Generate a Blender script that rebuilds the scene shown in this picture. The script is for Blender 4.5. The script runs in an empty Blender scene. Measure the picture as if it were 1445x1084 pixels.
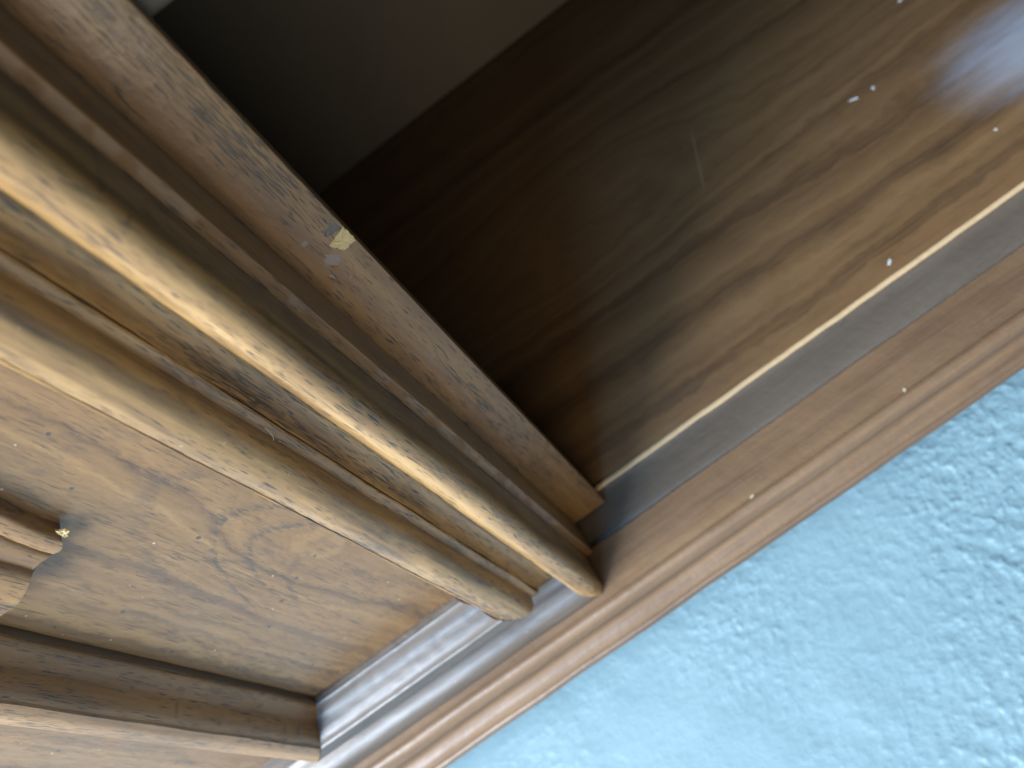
import bpy, bmesh, math, random
from mathutils import Vector, Matrix, noise

random.seed(7)
scene = bpy.context.scene
COL = scene.collection

# ------------------------------------------------------------------ camera
CAM_H = 0.40
cam_data = bpy.data.cameras.new("camera")
cam_data.sensor_fit = 'HORIZONTAL'
cam_data.sensor_width = 36.0
cam_data.lens = 1120.0 / 1445.0 * 36.0
cam_data.clip_start = 0.01
cam_data.clip_end = 60.0
cam = bpy.data.objects.new("camera", cam_data)
COL.objects.link(cam)
RX = Vector((0.8041681, -0.43086936, -0.40946949))     # picture right, in world
DN = Vector((-0.58896897, -0.67052299, -0.45112579))   # picture down
FW = Vector((-0.08018242, 0.60394579, -0.79298188))    # view direction
m = Matrix.Identity(4)
for i in range(3):
    m[i][0] = RX[i]
    m[i][1] = -DN[i]
    m[i][2] = -FW[i]
m[0][3], m[1][3], m[2][3] = 0.0, 0.0, CAM_H
cam.matrix_world = m
cam_data.dof.use_dof = True
cam_data.dof.focus_distance = 0.305
cam_data.dof.aperture_fstop = 8.5
scene.camera = cam
scene.render.resolution_x = 1024
scene.render.resolution_y = 768

# ------------------------------------------------------------------ world + lamps
world = bpy.data.worlds.new("World")
scene.world = world
world.use_nodes = True
bg = world.node_tree.nodes["Background"]
bg.inputs[0].default_value = (0.95, 0.86, 0.78, 1)
bg.inputs[1].default_value = 0.06


def area(name, loc, target, size, power, color):
    ld = bpy.data.lights.new(name, 'AREA')
    ld.shape = 'RECTANGLE'
    ld.size, ld.size_y = size
    ld.energy = power
    ld.color = color
    o = bpy.data.objects.new(name, ld)
    COL.objects.link(o)
    o.location = loc
    d = Vector(target) - Vector(loc)
    o.rotation_euler = d.to_track_quat('-Z', 'Y').to_euler()
    return o


area("window_light", (-1.26, -0.38, 1.0), (-0.05, 0.2, 0.15), (1.0, 0.7), 101.0, (0.90, 0.94, 0.98))
area("sky_light", (-1.15, -1.15, 1.95), (-0.1, 0.2, -0.05), (1.1, 1.1), 76.0, (0.31, 0.60, 1.0))
area("front_light", (-0.20, -2.4, 0.70), (-0.1, 0.2, 0.1), (1.3, 0.8), 32.0, (1.0, 0.90, 0.74))

vs = scene.view_settings
vs.view_transform = 'Standard'
vs.look = 'None'
vs.exposure = 0.0
vs.gamma = 1.0
scene.cycles.use_denoising = True
scene.cycles.max_bounces = 8


# ------------------------------------------------------------------ node helpers
class NT:
    def __init__(self, name):
        self.mat = bpy.data.materials.new(name)
        self.mat.use_nodes = True
        self.t = self.mat.node_tree
        self.n = self.t.nodes
        self.bsdf = self.n["Principled BSDF"]

    def link(self, a, b):
        self.t.links.new(a, b)

    def setin(self, node, idx, v):
        if v is None:
            return
        if hasattr(v, 'is_output'):
            self.link(v, node.inputs[idx])
        else:
            node.inputs[idx].default_value = v

    def coord(self):
        return self.n.new("ShaderNodeTexCoord").outputs['Object']

    def math(self, op, a, b=None, c=None, clamp=False):
        n = self.n.new("ShaderNodeMath")
        n.operation = op
        n.use_clamp = clamp
        self.setin(n, 0, a)
        self.setin(n, 1, b)
        self.setin(n, 2, c)
        return n.outputs[0]

    def vmul(self, v, s):
        n = self.n.new("ShaderNodeVectorMath")
        n.operation = 'MULTIPLY'
        self.link(v, n.inputs[0])
        n.inputs[1].default_value = s
        return n.outputs[0]

    def vadd(self, a, b):
        n = self.n.new("ShaderNodeVectorMath")
        n.operation = 'ADD'
        self.link(a, n.inputs[0])
        self.setin(n, 1, b)
        return n.outputs[0]

    def noise(self, v, scale, detail=3.0, rough=0.55, dist=0.0, dim='3D'):
        n = self.n.new("ShaderNodeTexNoise")
        n.noise_dimensions = dim
        if dim == '1D':
            self.link(v, n.inputs['W'])
        else:
            self.link(v, n.inputs['Vector'])
        n.inputs['Scale'].default_value = scale
        n.inputs['Detail'].default_value = detail
        n.inputs['Roughness'].default_value = rough
        n.inputs['Distortion'].default_value = dist
        return n.outputs['Fac'], n.outputs['Color']

    def smooth(self, v, lo, hi, a=0.0, b=1.0):
        n = self.n.new("ShaderNodeMapRange")
        n.interpolation_type = 'SMOOTHSTEP'
        self.setin(n, 0, v)
        n.inputs[1].default_value = lo
        n.inputs[2].default_value = hi
        n.inputs[3].default_value = a
        n.inputs[4].default_value = b
        return n.outputs[0]

    def ramp(self, v, stops):
        n = self.n.new("ShaderNodeValToRGB")
        e = n.color_ramp.elements
        while len(e) < len(stops):
            e.new(0.5)
        for el, (p, c) in zip(e, stops):
            el.position = p
            el.color = (*c, 1)
        self.link(v, n.inputs[0])
        return n.outputs[0]

    def mix(self, f, a, b, mode='MIX'):
        n = self.n.new("ShaderNodeMix")
        n.data_type = 'RGBA'
        n.blend_type = mode
        self.setin(n, 0, f)
        for i, v in ((6, a), (7, b)):
            if isinstance(v, tuple):
                v = (*v, 1) if len(v) == 3 else v
            self.setin(n, i, v)
        return n.outputs[2]

    def sep(self, v):
        n = self.n.new("ShaderNodeSeparateXYZ")
        self.link(v, n.inputs[0])
        return n.outputs

    def bump(self, h, strength, dist, normal=None):
        n = self.n.new("ShaderNodeBump")
        n.inputs['Strength'].default_value = strength
        n.inputs['Distance'].default_value = dist
        self.link(h, n.inputs['Height'])
        if normal is not None:
            self.link(normal, n.inputs['Normal'])
        return n.outputs[0]

    def gauss(self, cx, cz, x, z, sx, sz):
        """exp(-((x-cx)/sx)^2-((z-cz)/sz)^2)"""
        a = self.math('POWER', self.math('MULTIPLY', self.math('SUBTRACT', x, cx), 1 / sx), 2.0)
        b = self.math('POWER', self.math('MULTIPLY', self.math('SUBTRACT', z, cz), 1 / sz), 2.0)
        return self.math('POWER', math.e, self.math('MULTIPLY', self.math('ADD', a, b), -1.0))


def wood(name, axis, light, mid, dark, pore=(0.035, 0.026, 0.022), ring=70.0, loops=(), pores=1.0,
         rough=0.40, specks=0.0, painted_glare=None, scratch=None, contrast=1.0, coat=0.25, pale_wear=0.0,
         arches=(), pore_scale=2000.0, pore_thr=0.325, lump_d=0.0012, coat_rough=0.36, offset=(0, 0, 0), pore_bump=0.00012, warp=0.006):
    """Oiled brown hardwood. axis: 0 grain along X, 2 grain along Z. loops: cathedral figure
    bumps (cx, cy, sx, sy, amount) on the two in-plane coordinates (cross, along)."""
    k = NT(name)
    P = k.vadd(k.coord(), offset)
    st = [1.0, 1.0, 1.0]
    st[axis] = 0.075
    q = k.vmul(P, tuple(st))
    wf, wc = k.noise(q, 9.0, 2.0)
    wv = k.vmul(k.vadd(wc, (-0.5, -0.5, -0.5)), tuple(warp * (1 if i != axis else 0.2) for i in range(3)))
    q2 = k.vadd(q, wv)
    xyz = k.sep(P)
    if loops:
        cross = xyz[1] if axis == 0 else xyz[0]
        along = xyz[axis]
        wob, _ = k.noise(P, 40.0, 5.0, 0.65)
        wob2, _ = k.noise(q, 26.0, 3.0)
        F = k.math('MULTIPLY', cross, 1.0)
        F = k.math('ADD', F, k.math('MULTIPLY', wob, 0.017))
        F = k.math('ADD', F, k.math('MULTIPLY', wob2, 0.016))
        for (cx, cz, sx, sz, am) in loops:
            F = k.math('ADD', F, k.math('MULTIPLY', k.gauss(cx, cz, cross, along, sx, sz), am))
        band, _ = k.noise(F, ring * 1.5, 3.0, 0.6, dim='1D')
    else:
        band, _ = k.noise(q2, ring, 4.0, 0.62)
    fib, _ = k.noise(k.vmul(q2, tuple(1.0 if i != axis else 0.6 for i in range(3))), 520.0, 3.0, 0.6)
    patch, _ = k.noise(P, 14.0, 3.0, 0.55)
    b = k.math('ADD', k.math('MULTIPLY', k.math('SUBTRACT', band, 0.5), 1.25 * contrast), 0.5)
    b = k.math('ADD', b, k.math('MULTIPLY', k.math('SUBTRACT', fib, 0.5), 0.42))
    b = k.math('ADD', b, k.math('MULTIPLY', k.math('SUBTRACT', patch, 0.5), 0.35), clamp=True)
    col = k.ramp(b, [(0.18, dark), (0.46, mid), (0.80, light)])
    # open pores: short dark dashes along the grain, gathered in zones
    ps = [1.0, 1.0, 1.0]
    ps[axis] = 0.055
    pv = k.vadd(k.vmul(P, tuple(ps)), wv)
    pn, _ = k.noise(pv, pore_scale, 1.0, 0.5)
    zone, _ = k.noise(q2, 130.0, 3.0, 0.6)
    thr = k.math('ADD', k.math('MULTIPLY', zone, 0.60), pore_thr)
    pm = k.smooth(k.math('SUBTRACT', pn, thr), -0.02, 0.06)
    pm = k.math('MULTIPLY', pm, 0.85 * pores, clamp=True)
    col = k.mix(pm, col, pore)
    h = k.math('ADD', k.math('MULTIPLY', fib, 0.35), k.math('MULTIPLY', pm, -1.0))
    for (x0, kk, f0, wd, am, zlo, zhi) in arches:
        nn, _ = k.noise(P, 70.0, 5.0, 0.7)
        dx = k.math('SUBTRACT', xyz[0], x0)
        Fz = k.math('ADD', xyz[2], k.math('MULTIPLY', k.math('MULTIPLY', dx, dx), kk))
        Fz = k.math('ADD', Fz, k.math('MULTIPLY', k.math('SUBTRACT', nn, 0.5), 0.016))
        dd = k.math('SUBTRACT', Fz, f0)
        up = k.smooth(dd, 0.0, wd * 3.5, 1.0, 0.0)
        dn_ = k.smooth(dd, -wd, 0.0)
        dash, _ = k.noise(k.vmul(P, (1.0, 1.0, 0.22)), 620.0, 2.0, 0.6)
        ms = k.math('MULTIPLY', k.math('MULTIPLY', up, dn_), k.smooth(dash, 0.38, 0.60))
        ms = k.math('MULTIPLY', ms, k.math('MULTIPLY', k.smooth(xyz[2], zlo, zlo + 0.02), am))
        col = k.mix(ms, col, (0.045, 0.032, 0.024))
    if pale_wear:
        w, _ = k.noise(k.vmul(P, tuple(1.0 if i != axis else 0.25 for i in range(3))), 55.0, 5.0, 0.7)
        wm = k.math('MULTIPLY', k.smooth(w, 0.50, 0.72), pale_wear)
        col = k.mix(wm, col, tuple(min(1, c * 1.45 + 0.02) for c in light))
    if specks:
        v = k.n.new("ShaderNodeTexVoronoi")
        v.feature = 'F1'
        cb = k.n.new("ShaderNodeCombineXYZ")
        k.link(xyz[0], cb.inputs[0])
        k.link(xyz[1] if axis == 0 else xyz[2], cb.inputs[1])
        P2 = cb.outputs[0]
        v.voronoi_dimensions = '2D'
        k.link(P2, v.inputs['Vector'])
        v.inputs['Scale'].default_value = 62.0
        cs = k.sep(v.outputs['Color'])
        rad = k.math('MULTIPLY', k.smooth(cs[0], 0.60, 1.0), 0.075)
        dn, _ = k.noise(P, 900.0, 1.0)
        dd = k.math('ADD', v.outputs['Distance'], k.math('MULTIPLY', dn, 0.05))
        sm = k.smooth(k.math('SUBTRACT', k.math('ADD', rad, 0.02), dd), -0.012, 0.012)
        col = k.mix(k.math('MULTIPLY', sm, specks), col, (0.03, 0.028, 0.03))
        v2 = k.n.new("ShaderNodeTexVoronoi")
        v2.voronoi_dimensions = '2D'
        k.link(k.vadd(P2, (0.33, 0.11, 0.71)), v2.inputs['Vector'])
        v2.inputs['Scale'].default_value = 95.0
        cs2 = k.sep(v2.outputs['Color'])
        rad2 = k.math('MULTIPLY', k.smooth(cs2[1], 0.86, 1.0), 0.05)
        sm2 = k.smooth(k.math('SUBTRACT', rad2, v2.outputs['Distance']), -0.006, 0.01)
        col = k.mix(k.math('MULTIPLY', sm2, specks * 0.45), col, (0.62, 0.58, 0.52))
    rg, _ = k.noise(P, 45.0, 4.0, 0.6)
    rough_s = k.math('ADD', k.math('MULTIPLY', k.math('SUBTRACT', rg, 0.5), 0.30), rough)
    if painted_glare:
        for (cx, cy, sx, sy, am) in painted_glare:
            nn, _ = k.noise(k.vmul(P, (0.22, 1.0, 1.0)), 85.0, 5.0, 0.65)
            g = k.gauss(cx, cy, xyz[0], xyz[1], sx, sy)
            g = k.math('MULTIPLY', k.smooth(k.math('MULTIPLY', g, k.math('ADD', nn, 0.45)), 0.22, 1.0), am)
            col = k.mix(g, col, (0.27, 0.30, 0.35))  # pale bluish glare put into the base colour, streaked along the grain
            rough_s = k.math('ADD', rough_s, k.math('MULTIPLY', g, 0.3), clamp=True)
    if scratch:
        for (x0, y0, x1, y1, wd) in scratch:
            L = math.hypot(x1 - x0, y1 - y0)
            ux, uy = (x1 - x0) / L, (y1 - y0) / L
            dx = k.math('SUBTRACT', xyz[0], x0)
            dy = k.math('SUBTRACT', xyz[1], y0)
            al = k.math('ADD', k.math('MULTIPLY', dx, ux), k.math('MULTIPLY', dy, uy))
            ac = k.math('ABSOLUTE', k.math('SUBTRACT', k.math('MULTIPLY', dx, uy), k.math('MULTIPLY', dy, ux)))
            msk = k.math('MULTIPLY', k.smooth(ac, 0.0, wd, 1.0, 0.0),
                         k.math('MULTIPLY', k.smooth(al, 0.0, 0.012), k.smooth(al, L - 0.015, L, 1.0, 0.0)))
            col = k.mix(k.math('MULTIPLY', msk, 0.55), col, (0.30, 0.22, 0.12))
    k.link(col, k.bsdf.inputs['Base Color'])
    k.link(rough_s, k.bsdf.inputs['Roughness'])
    k.bsdf.inputs['Coat Weight'].default_value = coat
    k.bsdf.inputs['Coat Roughness'].default_value = coat_rough
    lump, _ = k.noise(P, 120.0, 3.0)
    n1 = k.bump(lump, 0.35, lump_d)
    n2 = k.bump(h, 0.8, pore_bump, n1)
    k.link(n2, k.bsdf.inputs['Normal'])
    return k.mat


def plain(name, c, rough, var=0.25, scale=160.0, bump=0.0002, metallic=0.0):
    k = NT(name)
    P = k.coord()
    f, _ = k.noise(P, scale, 4.0, 0.6)
    col = k.mix(f, tuple(x * (1 - var) for x in c), tuple(min(1, x * (1 + var)) for x in c))
    k.link(col, k.bsdf.inputs['Base Color'])
    k.bsdf.inputs['Roughness'].default_value = rough
    k.bsdf.inputs['Metallic'].default_value = metallic
    k.link(k.bump(f, 0.6, bump), k.bsdf.inputs['Normal'])
    return k.mat


L_, M_, D_ = (0.330, 0.198, 0.072), (0.185, 0.103, 0.037), (0.052, 0.030, 0.014)
M = {}
M['panel'] = wood('panel_wood', 2, (0.209, 0.117, 0.044), (0.147, 0.078, 0.029), (0.071, 0.037, 0.017), ring=60,
                  loops=[(-0.152, 0.125, 0.022, 0.05, 0.022), (-0.165, 0.055, 0.03, 0.08, 0.014)],
                  pores=0.7, rough=0.40, specks=0.9, contrast=0.9,
                  arches=[(-0.150, 44.0, 0.170, 0.0022, 0.8, 0.10, 0), (-0.150, 60.0, 0.150, 0.0018, 0.75, 0.10, 0), (-0.150, 30.0, 0.205, 0.004, 0.4, 0.13, 0),
                          (-0.156, 25.0, 0.245, 0.006, 0.35, 0.17, 0), (-0.150, 40.0, 0.118, 0.002, 0.4, 0.06, 0)])
M['bead'] = wood('bead_wood', 2, L_, M_, D_, ring=150, pores=1.3, pore_scale=2300.0, pore_thr=0.312, contrast=1.05, rough=0.36, lump_d=0.0007, pale_wear=0.35, specks=0.35)
M['stile'] = wood('stile_wood', 2, (0.261, 0.143, 0.050), (0.173, 0.090, 0.032), (0.089, 0.047, 0.019), ring=85, pores=1.1, pore_scale=2200.0, pore_thr=0.318, rough=0.42,
                  specks=0.4, offset=(0.21, 0.1, 0.4))
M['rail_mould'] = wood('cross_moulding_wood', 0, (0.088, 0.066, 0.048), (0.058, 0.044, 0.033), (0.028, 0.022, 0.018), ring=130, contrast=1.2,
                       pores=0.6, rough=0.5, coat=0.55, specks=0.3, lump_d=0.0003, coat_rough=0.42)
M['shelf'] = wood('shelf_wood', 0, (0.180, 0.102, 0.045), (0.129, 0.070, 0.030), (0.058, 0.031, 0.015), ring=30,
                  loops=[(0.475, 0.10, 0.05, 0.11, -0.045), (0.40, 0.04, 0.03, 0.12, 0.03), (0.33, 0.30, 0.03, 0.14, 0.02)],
                  pores=0.3, rough=0.42, lump_d=0.0004, contrast=0.72, warp=0.016, painted_glare=[(0.372, 0.325, 0.07, 0.045, 0.75), (0.40, 0.285, 0.07, 0.04, 0.65)],
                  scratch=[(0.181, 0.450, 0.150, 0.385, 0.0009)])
M['base'] = wood('base_wood', 0, (0.172, 0.105, 0.055), (0.126, 0.075, 0.041), (0.072, 0.043, 0.024), ring=60, pores=0.25,
                 rough=0.5, contrast=1.0, coat=0.12, specks=0.15)
M['rail'] = wood('rail_wood', 0, (0.118, 0.094, 0.071), (0.098, 0.077, 0.058), (0.071, 0.055, 0.041), ring=60, pores=0.3, rough=0.42,
                 contrast=0.6)
M['top'] = wood('top_rail_wood', 0, (0.11, 0.080, 0.048), (0.08, 0.058, 0.036), (0.055, 0.04, 0.026), ring=80, pores=0.3, rough=0.55, coat=0.05)
M['bare'] = plain('bare_worn_wood', (0.44, 0.31, 0.17), 0.5, 0.22, 220.0)
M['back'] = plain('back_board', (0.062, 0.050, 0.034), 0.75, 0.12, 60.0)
M['raw'] = plain('raw_wood_chip', (0.52, 0.39, 0.19), 0.75, 0.35, 900.0, 0.0006)
M['lacquer'] = plain('flaked_lacquer', (0.22, 0.17, 0.14), 0.5, 0.25, 600.0)
M['pit'] = plain('orange_pit', (0.30, 0.10, 0.025), 0.5, 0.3, 700.0)
M['grey_stain'] = plain('grey_scuff', (0.10, 0.085, 0.078), 0.55, 0.3, 700.0)
M['fleck'] = plain('white_fleck', (0.48, 0.48, 0.46), 0.6, 0.1, 900.0)
M['dust'] = plain('cream_fleck', (0.36, 0.29, 0.19), 0.7, 0.2, 900.0)


# ------------------------------------------------------------------ mesh helpers
def link_mesh(name, bm, mat, parent=None, smooth_deg=32):
    me = bpy.data.meshes.new(name)
    bmesh.ops.recalc_face_normals(bm, faces=bm.faces[:])
    bm.to_mesh(me)
    bm.free()
    me.materials.append(mat)
    me.shade_smooth()
    me.set_sharp_from_angle(angle=math.radians(smooth_deg))
    o = bpy.data.objects.new(name, me)
    COL.objects.link(o)
    if parent is not None:
        o.parent = parent
    return o


def catmull(pts, n=5):
    """Smooth profile through pts; a point given as (u, h, 's') stays a sharp corner."""
    out = []
    N = len(pts)
    for i in range(N - 1):
        p1, p2 = pts[i], pts[i + 1]
        p0 = pts[i - 1] if i > 0 and len(p1) == 2 else p1
        p3 = pts[i + 2] if i + 2 < N and len(p2) == 2 else p2
        for s in range(n):
            t = s / n
            q = []
            for a in range(2):
                q.append(0.5 * (2 * p1[a] + (p2[a] - p0[a]) * t + (2 * p0[a] - 5 * p1[a] + 4 * p2[a] - p3[a]) * t * t
                                + (3 * p1[a] - p0[a] - 3 * p2[a] + p3[a]) * t ** 3))
            out.append(tuple(q))
    out.append(tuple(pts[-1][:2]))
    return out


def sweep(bm, prof, place, n, wob=0.00022, seed=0.0, freq=28.0):
    """Closed profile swept along n steps; place(u, h, t) gives the point. Slight hand-made unevenness."""
    rings = []
    for i in range(n + 1):
        t = i / n
        r = []
        for (u, h) in prof:
            p = Vector(place(u, h, t))
            if wob:
                d = noise.noise_vector(p * freq + Vector((seed, seed * 1.7, 0)))
                d2 = noise.noise_vector(p * freq * 6 + Vector((seed, 3.1, seed)))
                p = p + d * wob * 2.0 + d2 * wob * 0.6
            r.append(bm.verts.new(p))
        rings.append(r)
    k = len(prof)
    for a, b in zip(rings[:-1], rings[1:]):
        for j in range(k):
            bm.faces.new((a[j], a[(j + 1) % k], b[(j + 1) % k], b[j]))
    bm.faces.new(rings[0])
    bm.faces.new(list(reversed(rings[-1])))


def box(bm, x0, x1, y0, y1, z0, z1, bev=0.0, seg=2):
    b2 = bmesh.new()
    bmesh.ops.create_cube(b2, size=1.0)
    for v in b2.verts:
        v.co = Vector(((x0 + x1) / 2 + v.co.x * (x1 - x0), (y0 + y1) / 2 + v.co.y * (y1 - y0), (z0 + z1) / 2 + v.co.z * (z1 - z0)))
    if bev:
        bmesh.ops.bevel(b2, geom=b2.edges[:], offset=bev, segments=seg, profile=0.5, affect='EDGES')
    me = bpy.data.meshes.new("tmp")
    b2.to_mesh(me)
    b2.free()
    bm.from_mesh(me)
    bpy.data.meshes.remove(me)


def box_part(name, mat, parent, *a, bev=0.0, seg=2):
    bm = bmesh.new()
    box(bm, *a, bev=bev, seg=seg)
    return link_mesh(name, bm, mat, parent)


def tag(o, label=None, cat=None, kind=None, group=None):
    if label:
        o['label'] = label
    if cat:
        o['category'] = cat
    if kind:
        o['kind'] = kind
    if group:
        o['group'] = group
    return o


# ------------------------------------------------------------------ dimensions (metres, read from the photograph)
Y_RAIL = 0.2389      # front edge of the shelf board
Y_TRACK = 0.2090     # where the ledge meets the dark track strip
Y_BACK = 0.682       # inside face of the back board
Z_LEDGE = -0.0604    # top of the base ledge
Z_SH = -0.0580       # top of the shelf board
Z_FLOOR = -0.160
YP = 0.2045          # door panel face
XR, XL, ZB = -0.1316, -0.2349, 0.4 - 1.944 * 0.2045   # panel corners
Z_DOOR = -0.0588
Z_TOP = 0.368

# ------------------------------------------------------------------ floor
bm = bmesh.new()


def axis_lines(lo, hi, a, b, fine, coarse):
    out, v = [], lo
    while v < a - 1e-9:
        out.append(v)
        v += coarse
    n = int(round((b - a) / fine))
    out += [a + (b - a) * i / n for i in range(n + 1)]
    v = b + coarse
    while v <= hi + 1e-9:
        out.append(v)
        v += coarse
    return out


def ridged(p):
    return 1.0 - abs(noise.noise(p)) * 2.0


def floor_h(x, y):
    p = Vector((x, y, 0.0))
    amt = 0.42 + 0.9 * noise.noise(p * 8.0 + Vector((3.3, 1.2, 0))) + 1.6 * (x + 0.5 * (0.1 - y) - 0.05)
    amt = min(1.0, max(0.10, amt))
    c, s_ = 0.82, 0.57
    u, v_ = x * c + y * s_, -x * s_ + y * c
    a = noise.fractal(Vector((u * 125, v_ * 180, 1.0)), 0.55, 2.2, 4)
    b = noise.noise(Vector((x * 40, y * 40, 9.0)))
    d = math.tanh(a * 1.4) * 0.00068 + max(0.0, a - 0.25) * 0.0010
    return amt * d + b * 0.0005


xs = axis_lines(-3.0, 3.0, -0.30, 0.30, 0.0011, 0.30)
ys = axis_lines(-3.0, 3.0, -0.06, 0.24, 0.0011, 0.30)
grid = [[bm.verts.new((x, y, Z_FLOOR + (floor_h(x, y) if -0.31 < x < 0.31 and -0.07 < y < 0.25 else 0.0))) for y in ys] for x in xs]
for i in range(len(xs) - 1):
    for j in range(len(ys) - 1):
        bm.faces.new((grid[i][j], grid[i + 1][j], grid[i + 1][j + 1], grid[i][j + 1]))
k = NT('blue_painted_cement')
P = k.coord()
f1, _ = k.noise(P, 18.0, 5.0, 0.6)
f2, _ = k.noise(P, 420.0, 4.0, 0.65)
f3, _ = k.noise(P, 90.0, 3.0, 0.6)
c = k.mix(f1, (0.142, 0.234, 0.275), (0.188, 0.292, 0.330))
c = k.mix(k.math('MULTIPLY', k.smooth(f2, 0.60, 0.78), 0.35), c, (0.36, 0.52, 0.62))
v = k.n.new("ShaderNodeTexVoronoi")
k.link(P, v.inputs['Vector'])
v.inputs['Scale'].default_value = 38.0
cs = k.sep(v.outputs['Color'])
pit = k.smooth(k.math('SUBTRACT', k.math('MULTIPLY', k.smooth(cs[0], 0.86, 1.0), 0.07), v.outputs['Distance']), -0.02, 0.02)
c = k.mix(k.math('MULTIPLY', pit, 0.5), c, (0.16, 0.22, 0.27))
k.link(c, k.bsdf.inputs['Base Color'])
k.bsdf.inputs['Roughness'].default_value = 0.42
hh = k.math('ADD', k.math('MULTIPLY', f2, 0.5), f3)
k.link(k.bump(hh, 0.5, 0.0009), k.bsdf.inputs['Normal'])
fl = link_mesh('floor', bm, k.mat, None, 180)
tag(fl, 'pale blue painted cement floor with a rough trowelled surface', None, 'structure')

# ------------------------------------------------------------------ cabinet
cab = bpy.data.objects.new('cabinet', None)
COL.objects.link(cab)
cab.location = (0, 0, 0)
tag(cab, 'old dark brown wooden cabinet with moulded door and open compartment, standing on the blue floor', 'cabinet')

X0, X1 = -0.62, 0.95
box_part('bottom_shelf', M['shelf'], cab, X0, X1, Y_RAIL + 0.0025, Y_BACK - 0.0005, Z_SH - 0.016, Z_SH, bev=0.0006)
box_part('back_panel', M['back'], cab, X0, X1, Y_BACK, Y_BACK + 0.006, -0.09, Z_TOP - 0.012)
box_part('side_panel', M['rail'], cab, X1 + 0.0005, X1 + 0.019, Y_RAIL + 0.002, Y_BACK + 0.006, -0.09, Z_TOP - 0.001, bev=0.001)
box_part('side_panel', M['rail'], cab, X0 - 0.019, X0 - 0.0005, Y_RAIL + 0.002, Y_BACK + 0.006, -0.09, Z_TOP - 0.001, bev=0.001)
box_part('cabinet_top', M['rail'], cab, X0 - 0.02, X1 + 0.02, Y_TRACK - 0.002, Y_BACK + 0.01, Z_TOP, Z_TOP + 0.02, bev=0.003)

# dark track strip between the ledge and the shelf: a very shallow channel
pr = catmull([(Y_TRACK + 0.0005, -0.012, 's'), (Y_TRACK + 0.0005, -0.0030, 's'), (Y_TRACK + 0.0012, -0.0026), (Y_TRACK + 0.0050, -0.0016),
              (Y_TRACK + 0.0150, -0.0014), (Y_RAIL - 0.0070, -0.0012), (Y_RAIL - 0.0026, -0.0006), (Y_RAIL + 0.0002, 0.0003, 's'),
              (Y_RAIL + 0.0022, 0.0004, 's'), (Y_RAIL + 0.0022, -0.012, 's')], 4)
bm = bmesh.new()
sweep(bm, pr, lambda u, h, t: (X0 + (X1 - X0) * t, u, Z_LEDGE + h), 160, wob=0.00012)
link_mesh('track_strip', bm, M['rail'], cab, 45)
bm = bmesh.new()
es = [(Y_RAIL + 0.0002, Z_LEDGE + 0.0005), (Y_RAIL - 0.0001, Z_LEDGE + 0.0014), (Y_RAIL + 0.0002, Z_SH - 0.0003), (Y_RAIL + 0.0012, Z_SH + 0.0003),
      (Y_RAIL + 0.0028, Z_SH + 0.0003), (Y_RAIL + 0.0028, Z_LEDGE + 0.0005)]
sweep(bm, es, lambda u, h, t: (-0.075 + (X1 + 0.075) * t, u, h), 260, wob=0.00022, freq=60)
tag(link_mesh('edge_strip', bm, M['bare'], cab, 60), 'pale bare worn wood edge along the front of the shelf')

# base moulding: flat ledge, bead, hollow, small bead and square edge
pts = [(Y_TRACK, 0.0, 's'), (0.1765, 0.0, 's'), (0.1762, 0.0010, 's'), (0.1735, 0.0013), (0.1708, -0.0005), (0.1692, -0.0045),
       (0.1690, -0.0085), (0.1694, -0.0120), (0.1685, -0.0150), (0.1660, -0.0172), (0.1630, -0.0190), (0.1608, -0.0215),
       (0.1602, -0.0240, 's'), (0.1588, -0.0246, 's'), (0.1585, -0.0300, 's'), (0.1605, -0.0310, 's'), (Y_TRACK, -0.0310, 's')]
prof = catmull(pts, 4)
bm = bmesh.new()
sweep(bm, prof, lambda u, h, t: (X0 - 0.02 + (X1 - X0 + 0.04) * t, u, Z_LEDGE + h), 200, wob=0.00025, freq=24)
link_mesh('base_moulding', bm, M['base'], cab, 40)
box_part('plinth', M['rail'], cab, X0 + 0.02, X1 - 0.02, 0.25, 0.65, Z_FLOOR - 0.0005, Z_SH - 0.0165)
box_part('apron', M['rail'], cab, X0, X1, Y_TRACK + 0.0004, 0.249, Z_LEDGE - 0.031, Z_LEDGE - 0.0125)

# top rail over the opening with its pale lower arris
bm = bmesh.new()
zr = 0.3130
box(bm, X0, X1, Y_RAIL, Y_RAIL + 0.018, zr, Z_TOP - 0.0005, bev=0.0035, seg=5)
link_mesh('top_rail', bm, M['top'], cab)

# ------------------------------------------------------------------ the door (its pieces are sub-parts)
door = box_part('door', M['panel'], cab, X0 + 0.01, -0.0655, YP, 0.2290, Z_DOOR, Z_TOP - 0.004)
tag(door, 'framed cabinet door with two bold bead mouldings')

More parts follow.
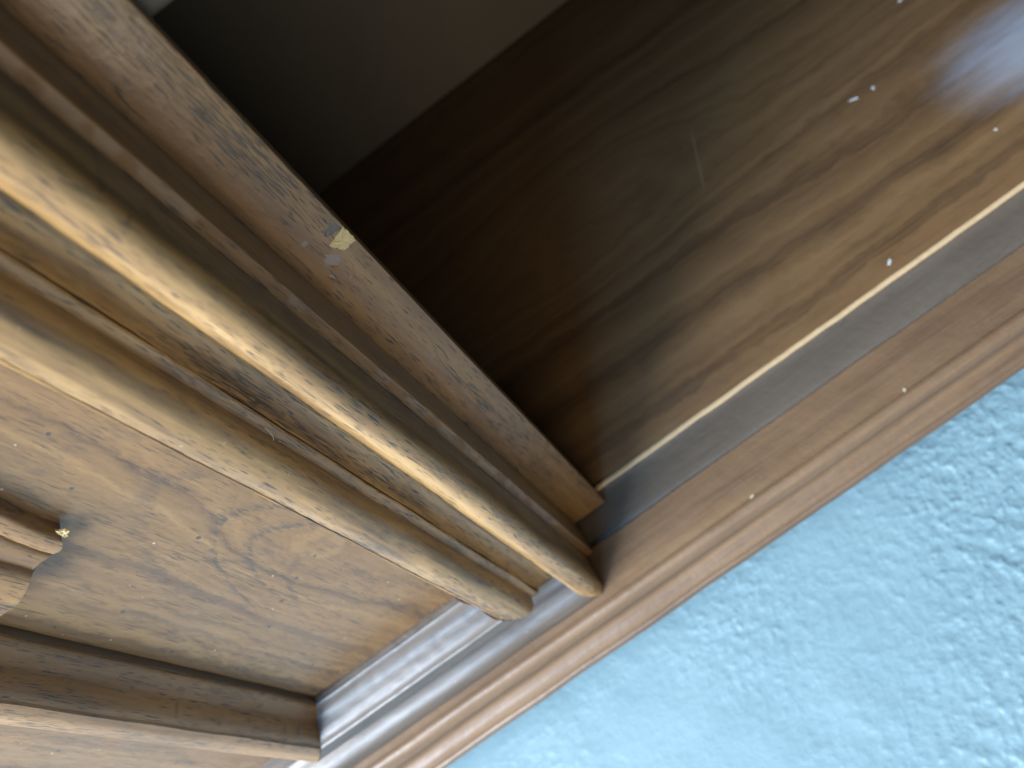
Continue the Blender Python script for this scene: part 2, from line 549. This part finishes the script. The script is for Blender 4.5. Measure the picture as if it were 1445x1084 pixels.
inner_pts = [(0.0, -0.0006, 's'), (0.0002, 0.0044, 's'), (0.0012, 0.0058), (0.0042, 0.0085), (0.0062, 0.0112), (0.0075, 0.0145, 's'),
             (0.0082, 0.0165), (0.0098, 0.0198), (0.0120, 0.0220, 's'), (0.0125, 0.0216, 's'), (0.0132, 0.0228, 's'), (0.0180, 0.0239), (0.0232, 0.0235), (0.0268, 0.0219), (0.0288, 0.0192),
             (0.0298, 0.0160), (0.0303, 0.0128, 's'), (0.0310, 0.0122, 's'), (0.0338, 0.0118, 's'), (0.0344, 0.0112, 's'),
             (0.0346, -0.0006, 's')]
inner = [(u * 0.001 * 1000, h) for (u, h) in catmull(inner_pts, 4)]
outer_pts = [(0.0348, -0.0004, 's'), (0.0348, 0.0104, 's'), (0.0362, 0.0078), (0.0385, 0.0056), (0.0420, 0.0042), (0.0455, 0.0050),
             (0.0478, 0.0085), (0.0492, 0.0135), (0.0508, 0.0180), (0.0535, 0.0215), (0.0572, 0.0233), (0.0608, 0.0236), (0.0636, 0.0224),
             (0.0654, 0.0195), (0.0660, 0.0160), (0.0661, 0.0110, 's'), (0.0661, -0.0016, 's'), (0.0640, -0.0022, 's')]
outer = catmull(outer_pts, 4)


def v_right(prof, z_top):
    return lambda u, h, t: (XR + u, YP - h, (ZB - u) + (z_top - (ZB - u)) * t)


def v_left(prof, z_top):
    return lambda u, h, t: (XL - u, YP - h, (ZB - u) + (z_top - (ZB - u)) * t)


def h_inner(u, h, t):
    return ((XL - u) + ((XR + u) - (XL - u)) * t, YP - h, ZB - u)


def h_outer(u, h, t):
    return (X0 + 0.012 + ((XR + u) - X0 - 0.012) * t, YP - h, ZB - u)


ZT = Z_TOP - 0.006
inner_r = [(0.0027 + u * (0.0346 - 0.0027) / 0.0346, h) for (u, h) in inner]
bm = bmesh.new(); sweep(bm, inner_r, v_right(inner_r, ZT), 110, seed=1.0)
link_mesh('inner_moulding', bm, M['bead'], door)
bm = bmesh.new(); sweep(bm, inner, v_left(inner, ZT), 110, seed=2.0)
link_mesh('inner_moulding', bm, M['stile'], door)
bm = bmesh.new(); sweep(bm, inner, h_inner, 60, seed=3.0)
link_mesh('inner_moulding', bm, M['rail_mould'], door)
bm = bmesh.new(); sweep(bm, outer, v_right(outer, ZT), 110, seed=4.0)
link_mesh('outer_moulding', bm, M['bead'], door)
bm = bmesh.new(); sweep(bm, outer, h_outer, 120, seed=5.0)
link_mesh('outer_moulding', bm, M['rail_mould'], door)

M['edge_shade'] = wood('painted_shade_edge', 2, (0.085, 0.056, 0.034), (0.060, 0.040, 0.025), (0.036, 0.025, 0.017), ring=90, pores=0.4, rough=0.5, coat=0.1)  # groove shade around the panel, put into the colour of a dark strip
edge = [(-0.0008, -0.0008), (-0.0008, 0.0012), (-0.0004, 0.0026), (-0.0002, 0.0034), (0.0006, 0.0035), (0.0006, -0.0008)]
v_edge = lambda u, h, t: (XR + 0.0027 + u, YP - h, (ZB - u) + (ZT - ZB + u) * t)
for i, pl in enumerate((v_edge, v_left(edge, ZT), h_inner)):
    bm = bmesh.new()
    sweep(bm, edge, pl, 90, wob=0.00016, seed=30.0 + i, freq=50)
    link_mesh('shade_strip', bm, M['edge_shade'], door, 60)

# lip moulding on the door's side and the flat stile behind it
Y_RIDGE, Y_ST = 0.2062, 0.2292
lip = [(-0.0654, Y_ST + 0.001), (-0.0654, Y_RIDGE), (-0.0612, Y_RIDGE - 0.0001), (-0.0607, Y_RIDGE + 0.0002), (-0.0604, Y_RIDGE + 0.0008), (-0.0604, Y_ST + 0.001)]
bm = bmesh.new()
sweep(bm, lip, lambda u, h, t: (u, h, Z_DOOR + (ZT - Z_DOOR) * t), 120, wob=0.00015, seed=6.0)
link_mesh('lip_moulding', bm, M['stile'], door)
bm = bmesh.new()
box(bm, -0.0606, -0.0370, Y_ST, Y_ST + 0.0075, Z_DOOR, ZT, bev=0.0005)
link_mesh('stile', bm, M['stile'], door)

# carved ornament applied on the panel
orn = [(-0.1795, -0.0004, 's'), (-0.1802, 0.0062, 's'), (-0.1812, 0.0069), (-0.1845, 0.0073), (-0.1872, 0.0068), (-0.1880, 0.0058, 's'),
       (-0.1890, 0.0069), (-0.1925, 0.0076), (-0.1962, 0.0076, 's'), (-0.1970, 0.0092), (-0.1995, 0.0108), (-0.2050, 0.0119), (-0.2120, 0.0124),
       (-0.2240, 0.0126, 's'), (-0.2240, -0.0004, 's')]
op = catmull(orn, 3)
bm = bmesh.new()


def orn_place(u, h, t):
    zlo = 0.2185 + 0.0012 * math.sin((u + 0.18) * 260) - 0.0030 * min(1.0, max(0.0, (-0.192 - u) / 0.008)) + max(0.0, (u + 0.1825)) * 0.8
    z = zlo + (0.335 - zlo) * t
    curve = 0.0026 * max(0.0, (z - 0.222) / 0.03) ** 1.5 if u > -0.19 else 0.0
    return (u + min(curve, 0.006), YP - h, z)


sweep(bm, op, orn_place, 50, wob=0.0003, seed=8.0, freq=40)
link_mesh('carved_ornament', bm, M['stile'], door, 40)


# flaked marks: thin irregular chips lying on the wood
def chip(name, mat, parent, c, ax, ay, rx, ry, thick, seed, nrm, pts=16, rough=0.35, loc=None):
    """Small irregular plate centred at c, spanned by unit vectors ax, ay, raised along nrm."""
    bm = bmesh.new()
    ax, ay, nrm = Vector(ax), Vector(ay), Vector(nrm)
    c = Vector(c)
    rnd = random.Random(seed)
    ph = [rnd.uniform(0, 6.28) for _ in range(4)]
    top, bot = [], []
    org = Vector(loc) if loc else Vector((0, 0, 0))
    for i in range(pts):
        a = 2 * math.pi * i / pts
        r = 1 + rough * (0.5 * math.sin(2 * a + ph[0]) + 0.35 * math.sin(3 * a + ph[1]) + 0.3 * math.sin(5 * a + ph[2]) + rnd.uniform(-0.25, 0.25))
        p = c + ax * (rx * r * math.cos(a)) + ay * (ry * r * math.sin(a)) - org
        bot.append(bm.verts.new(p))
        top.append(bm.verts.new(p + nrm * thick * rnd.uniform(0.6, 1.1) - (p + org - c) * 0.12))
    mid = bm.verts.new(c - org + nrm * thick * 1.15)
    for i in range(pts):
        j = (i + 1) % pts
        bm.faces.new((bot[i], bot[j], top[j], top[i]))
        bm.faces.new((top[i], top[j], mid))
    bm.faces.new(list(reversed(bot)))
    o = link_mesh(name, bm, mat, parent, 40)
    if loc:
        o.location = loc
    return o


def flake(name, mat, outline, y, thick, seed, jit=0.00016):
    """Thin ragged flake on a front-facing plane at depth y; outline is (x, z) points."""
    rnd = random.Random(seed)
    pts = [Vector((p[0], p[1])) for p in outline]
    for _ in range(2):
        q = []
        for i, p in enumerate(pts):
            n = pts[(i + 1) % len(pts)]
            mid = (p + n) / 2 + Vector((rnd.gauss(0, jit), rnd.gauss(0, jit * 1.5)))
            q += [p, mid]
        pts = q
    c = sum(pts, Vector((0, 0))) / len(pts)
    bm = bmesh.new()
    r0 = [bm.verts.new((p.x, y, p.y)) for p in pts]
    r1 = [bm.verts.new((p.x + (c.x - p.x) * 0.08, y - thick * rnd.uniform(0.5, 1.0), p.y + (c.y - p.y) * 0.08)) for p in pts]
    r2 = [bm.verts.new((p.x + (c.x - p.x) * 0.55, y - thick * rnd.uniform(0.5, 1.3), p.y + (c.y - p.y) * 0.55)) for p in pts]
    m_ = bm.verts.new((c.x, y - thick, c.y))
    N = len(pts)
    for i in range(N):
        j = (i + 1) % N
        bm.faces.new((r0[i], r0[j], r1[j], r1[i]))
        bm.faces.new((r1[i], r1[j], r2[j], r2[i]))
        bm.faces.new((r2[i], r2[j], m_))
    bm.faces.new(list(reversed(r0)))
    return link_mesh(name, bm, mat, door, 60)


F = (0, -1, 0)
zx = ((1, 0, 0), (0, 0, 1))
ys_ = Y_ST + 0.0002
RAW = [(-0.0371, 0.2298), (-0.0370, 0.2261), (-0.0371, 0.2214), (-0.0392, 0.2215), (-0.0414, 0.2209), (-0.0432, 0.2214), (-0.0441, 0.223), (-0.0451, 0.2246), (-0.0458, 0.2267), (-0.0443, 0.2276), (-0.0421, 0.2281), (-0.0395, 0.2288)]
GREY = [(-0.0373, 0.2364), (-0.0373, 0.2333), (-0.0376, 0.2303), (-0.0393, 0.229), (-0.0411, 0.2294), (-0.0427, 0.2287), (-0.0442, 0.2293), (-0.0448, 0.2314), (-0.0446, 0.2334), (-0.0425, 0.234), (-0.0408, 0.2331), (-0.0392, 0.2347)]
LAC = [
    [(-0.0488, 0.2249), (-0.0464, 0.2229), (-0.0444, 0.2202), (-0.0459, 0.2182), (-0.0479, 0.2174), (-0.0495, 0.2176), (-0.0509, 0.2193), (-0.0524, 0.2206), (-0.0511, 0.2232)],
    [(-0.051, 0.2351), (-0.0497, 0.234), (-0.0502, 0.2327), (-0.0517, 0.2324), (-0.0529, 0.2336), (-0.0519, 0.2344)],
    [(-0.0492, 0.2112), (-0.048, 0.2109), (-0.0473, 0.2091), (-0.048, 0.2088), (-0.0491, 0.2103)],
    [(-0.0534, 0.2167), (-0.0524, 0.2158), (-0.0522, 0.2131), (-0.053, 0.2135), (-0.0535, 0.2153)],
    [(-0.049, 0.1503), (-0.047, 0.15), (-0.0463, 0.1477), (-0.0479, 0.1467), (-0.0506, 0.1478)]]
PIT = [[(-0.0506, 0.2193), (-0.0492, 0.2185), (-0.0483, 0.2169), (-0.0492, 0.2172), (-0.0505, 0.2184)],
       [(-0.0541, 0.2157), (-0.0535, 0.2148), (-0.0533, 0.2134), (-0.0541, 0.2144)]]
flake('bare_chip', M['raw'], RAW, ys_, 0.00050, 11)
flake('grey_scuff', M['grey_stain'], GREY, ys_, 0.00026, 12)
for i, o_ in enumerate(LAC):
    flake('lacquer_flake', M['lacquer'], o_, ys_, 0.00034, 20 + i, 0.00008)
for i, o_ in enumerate(PIT):
    flake('orange_pit', M['pit'], o_, ys_, 0.00050, 30 + i, 0.00004)
flake('bare_chip', M['raw'], [(-0.1786, 0.2246), (-0.1772, 0.2226), (-0.1764, 0.2206), (-0.1780, 0.2198), (-0.1794, 0.2184), (-0.1804, 0.2194), (-0.1800, 0.2224)],
      YP - 0.0045, 0.0008, 17)


# ------------------------------------------------------------------ small loose things
def fleck(name, mat, label, cat, c, rx, ry, rot, seed, nrm=(0, 0, 1), thick=0.0004, group=None):
    a = math.radians(rot)
    n = Vector(nrm)
    if abs(n.z) > 0.5:
        ax, ay = Vector((math.cos(a), math.sin(a), 0)), Vector((-math.sin(a), math.cos(a), 0))
    else:
        ax, ay = Vector((math.cos(a), 0, math.sin(a))), Vector((-math.sin(a), 0, math.cos(a)))
    o = chip(name, mat, None, c, ax, ay, rx, ry, thick, seed, n, pts=12, rough=0.3, loc=c)
    return tag(o, label, cat, None, group)


cu = bpy.data.curves.new('lint_fibre', 'CURVE')
cu.dimensions = '3D'
cu.bevel_depth = 0.00010
cu.bevel_resolution = 1
sp = cu.splines.new('NURBS')
fp = [(-0.1030, 0.2110, 0.0002), (-0.1026, 0.2085, -0.0012), (-0.1034, 0.2062, -0.0020), (-0.1050, 0.2050, -0.0012), (-0.1052, 0.2028, -0.0004), (-0.1040, 0.2012, 0.0)]
sp.points.add(len(fp) - 1)
for q_, (a_, z_, d_) in zip(sp.points, fp):
    q_.co = (a_ + 0.1040, d_, z_ - 0.2060, 1)
sp.use_endpoint_u = True
co = bpy.data.objects.new('lint_tmp', cu)
me = bpy.data.meshes.new_from_object(co)
bpy.data.objects.remove(co)
lf = bpy.data.objects.new('lint_fibre', me)
COL.objects.link(lf)
me.materials.append(M['fleck'])
lf.location = (-0.1005, YP - 0.0128, 0.2060)
tag(lf, 'thin curled pale lint fibre caught in the groove between the two door beads', 'fibre')

Z1 = Z_SH + 0.0001
g = 'white flecks lying on the shelf'
fleck('paint_fleck', M['fleck'], 'elongated white fleck in the middle of the shelf board', 'fleck', (0.2709, 0.3738, Z1), 0.0030, 0.0013, -25, 21, group=g)
fleck('paint_fleck', M['fleck'], 'small round white fleck just right of the elongated one on the shelf', 'fleck', (0.2855, 0.3718, Z1), 0.0014, 0.0014, 0, 22, group=g)
fleck('paint_fleck', M['fleck'], 'white fleck on the shelf nearest the pale front edge', 'fleck', (0.1958, 0.2504, Z1), 0.0026, 0.0011, 30, 23, group=g)
fleck('paint_fleck', M['fleck'], 'tiny white fleck below the painted glare at the right of the shelf', 'fleck', (0.3054, 0.2838, Z1), 0.0010, 0.0008, 0, 24, group=g)
fleck('paint_fleck', M['fleck'], 'white fleck at the top edge of the picture on the shelf', 'fleck', (0.3530, 0.4235, Z1), 0.0016, 0.0012, 0, 25, group=g)

g2 = 'pale specks along the base moulding'
fleck('dust_speck', M['dust'], 'pale speck on the ledge right of the door, beside the bead of the base', 'speck', (0.0373, 0.1775, Z_LEDGE + 0.0002), 0.0016, 0.0011, 30, 41, group=g2)
fleck('dust_speck', M['dust'], 'pale speck on the base ledge below the far right of the shelf', 'speck', (0.1443, 0.1778, Z_LEDGE + 0.0002), 0.0015, 0.0010, 70, 42, group=g2)
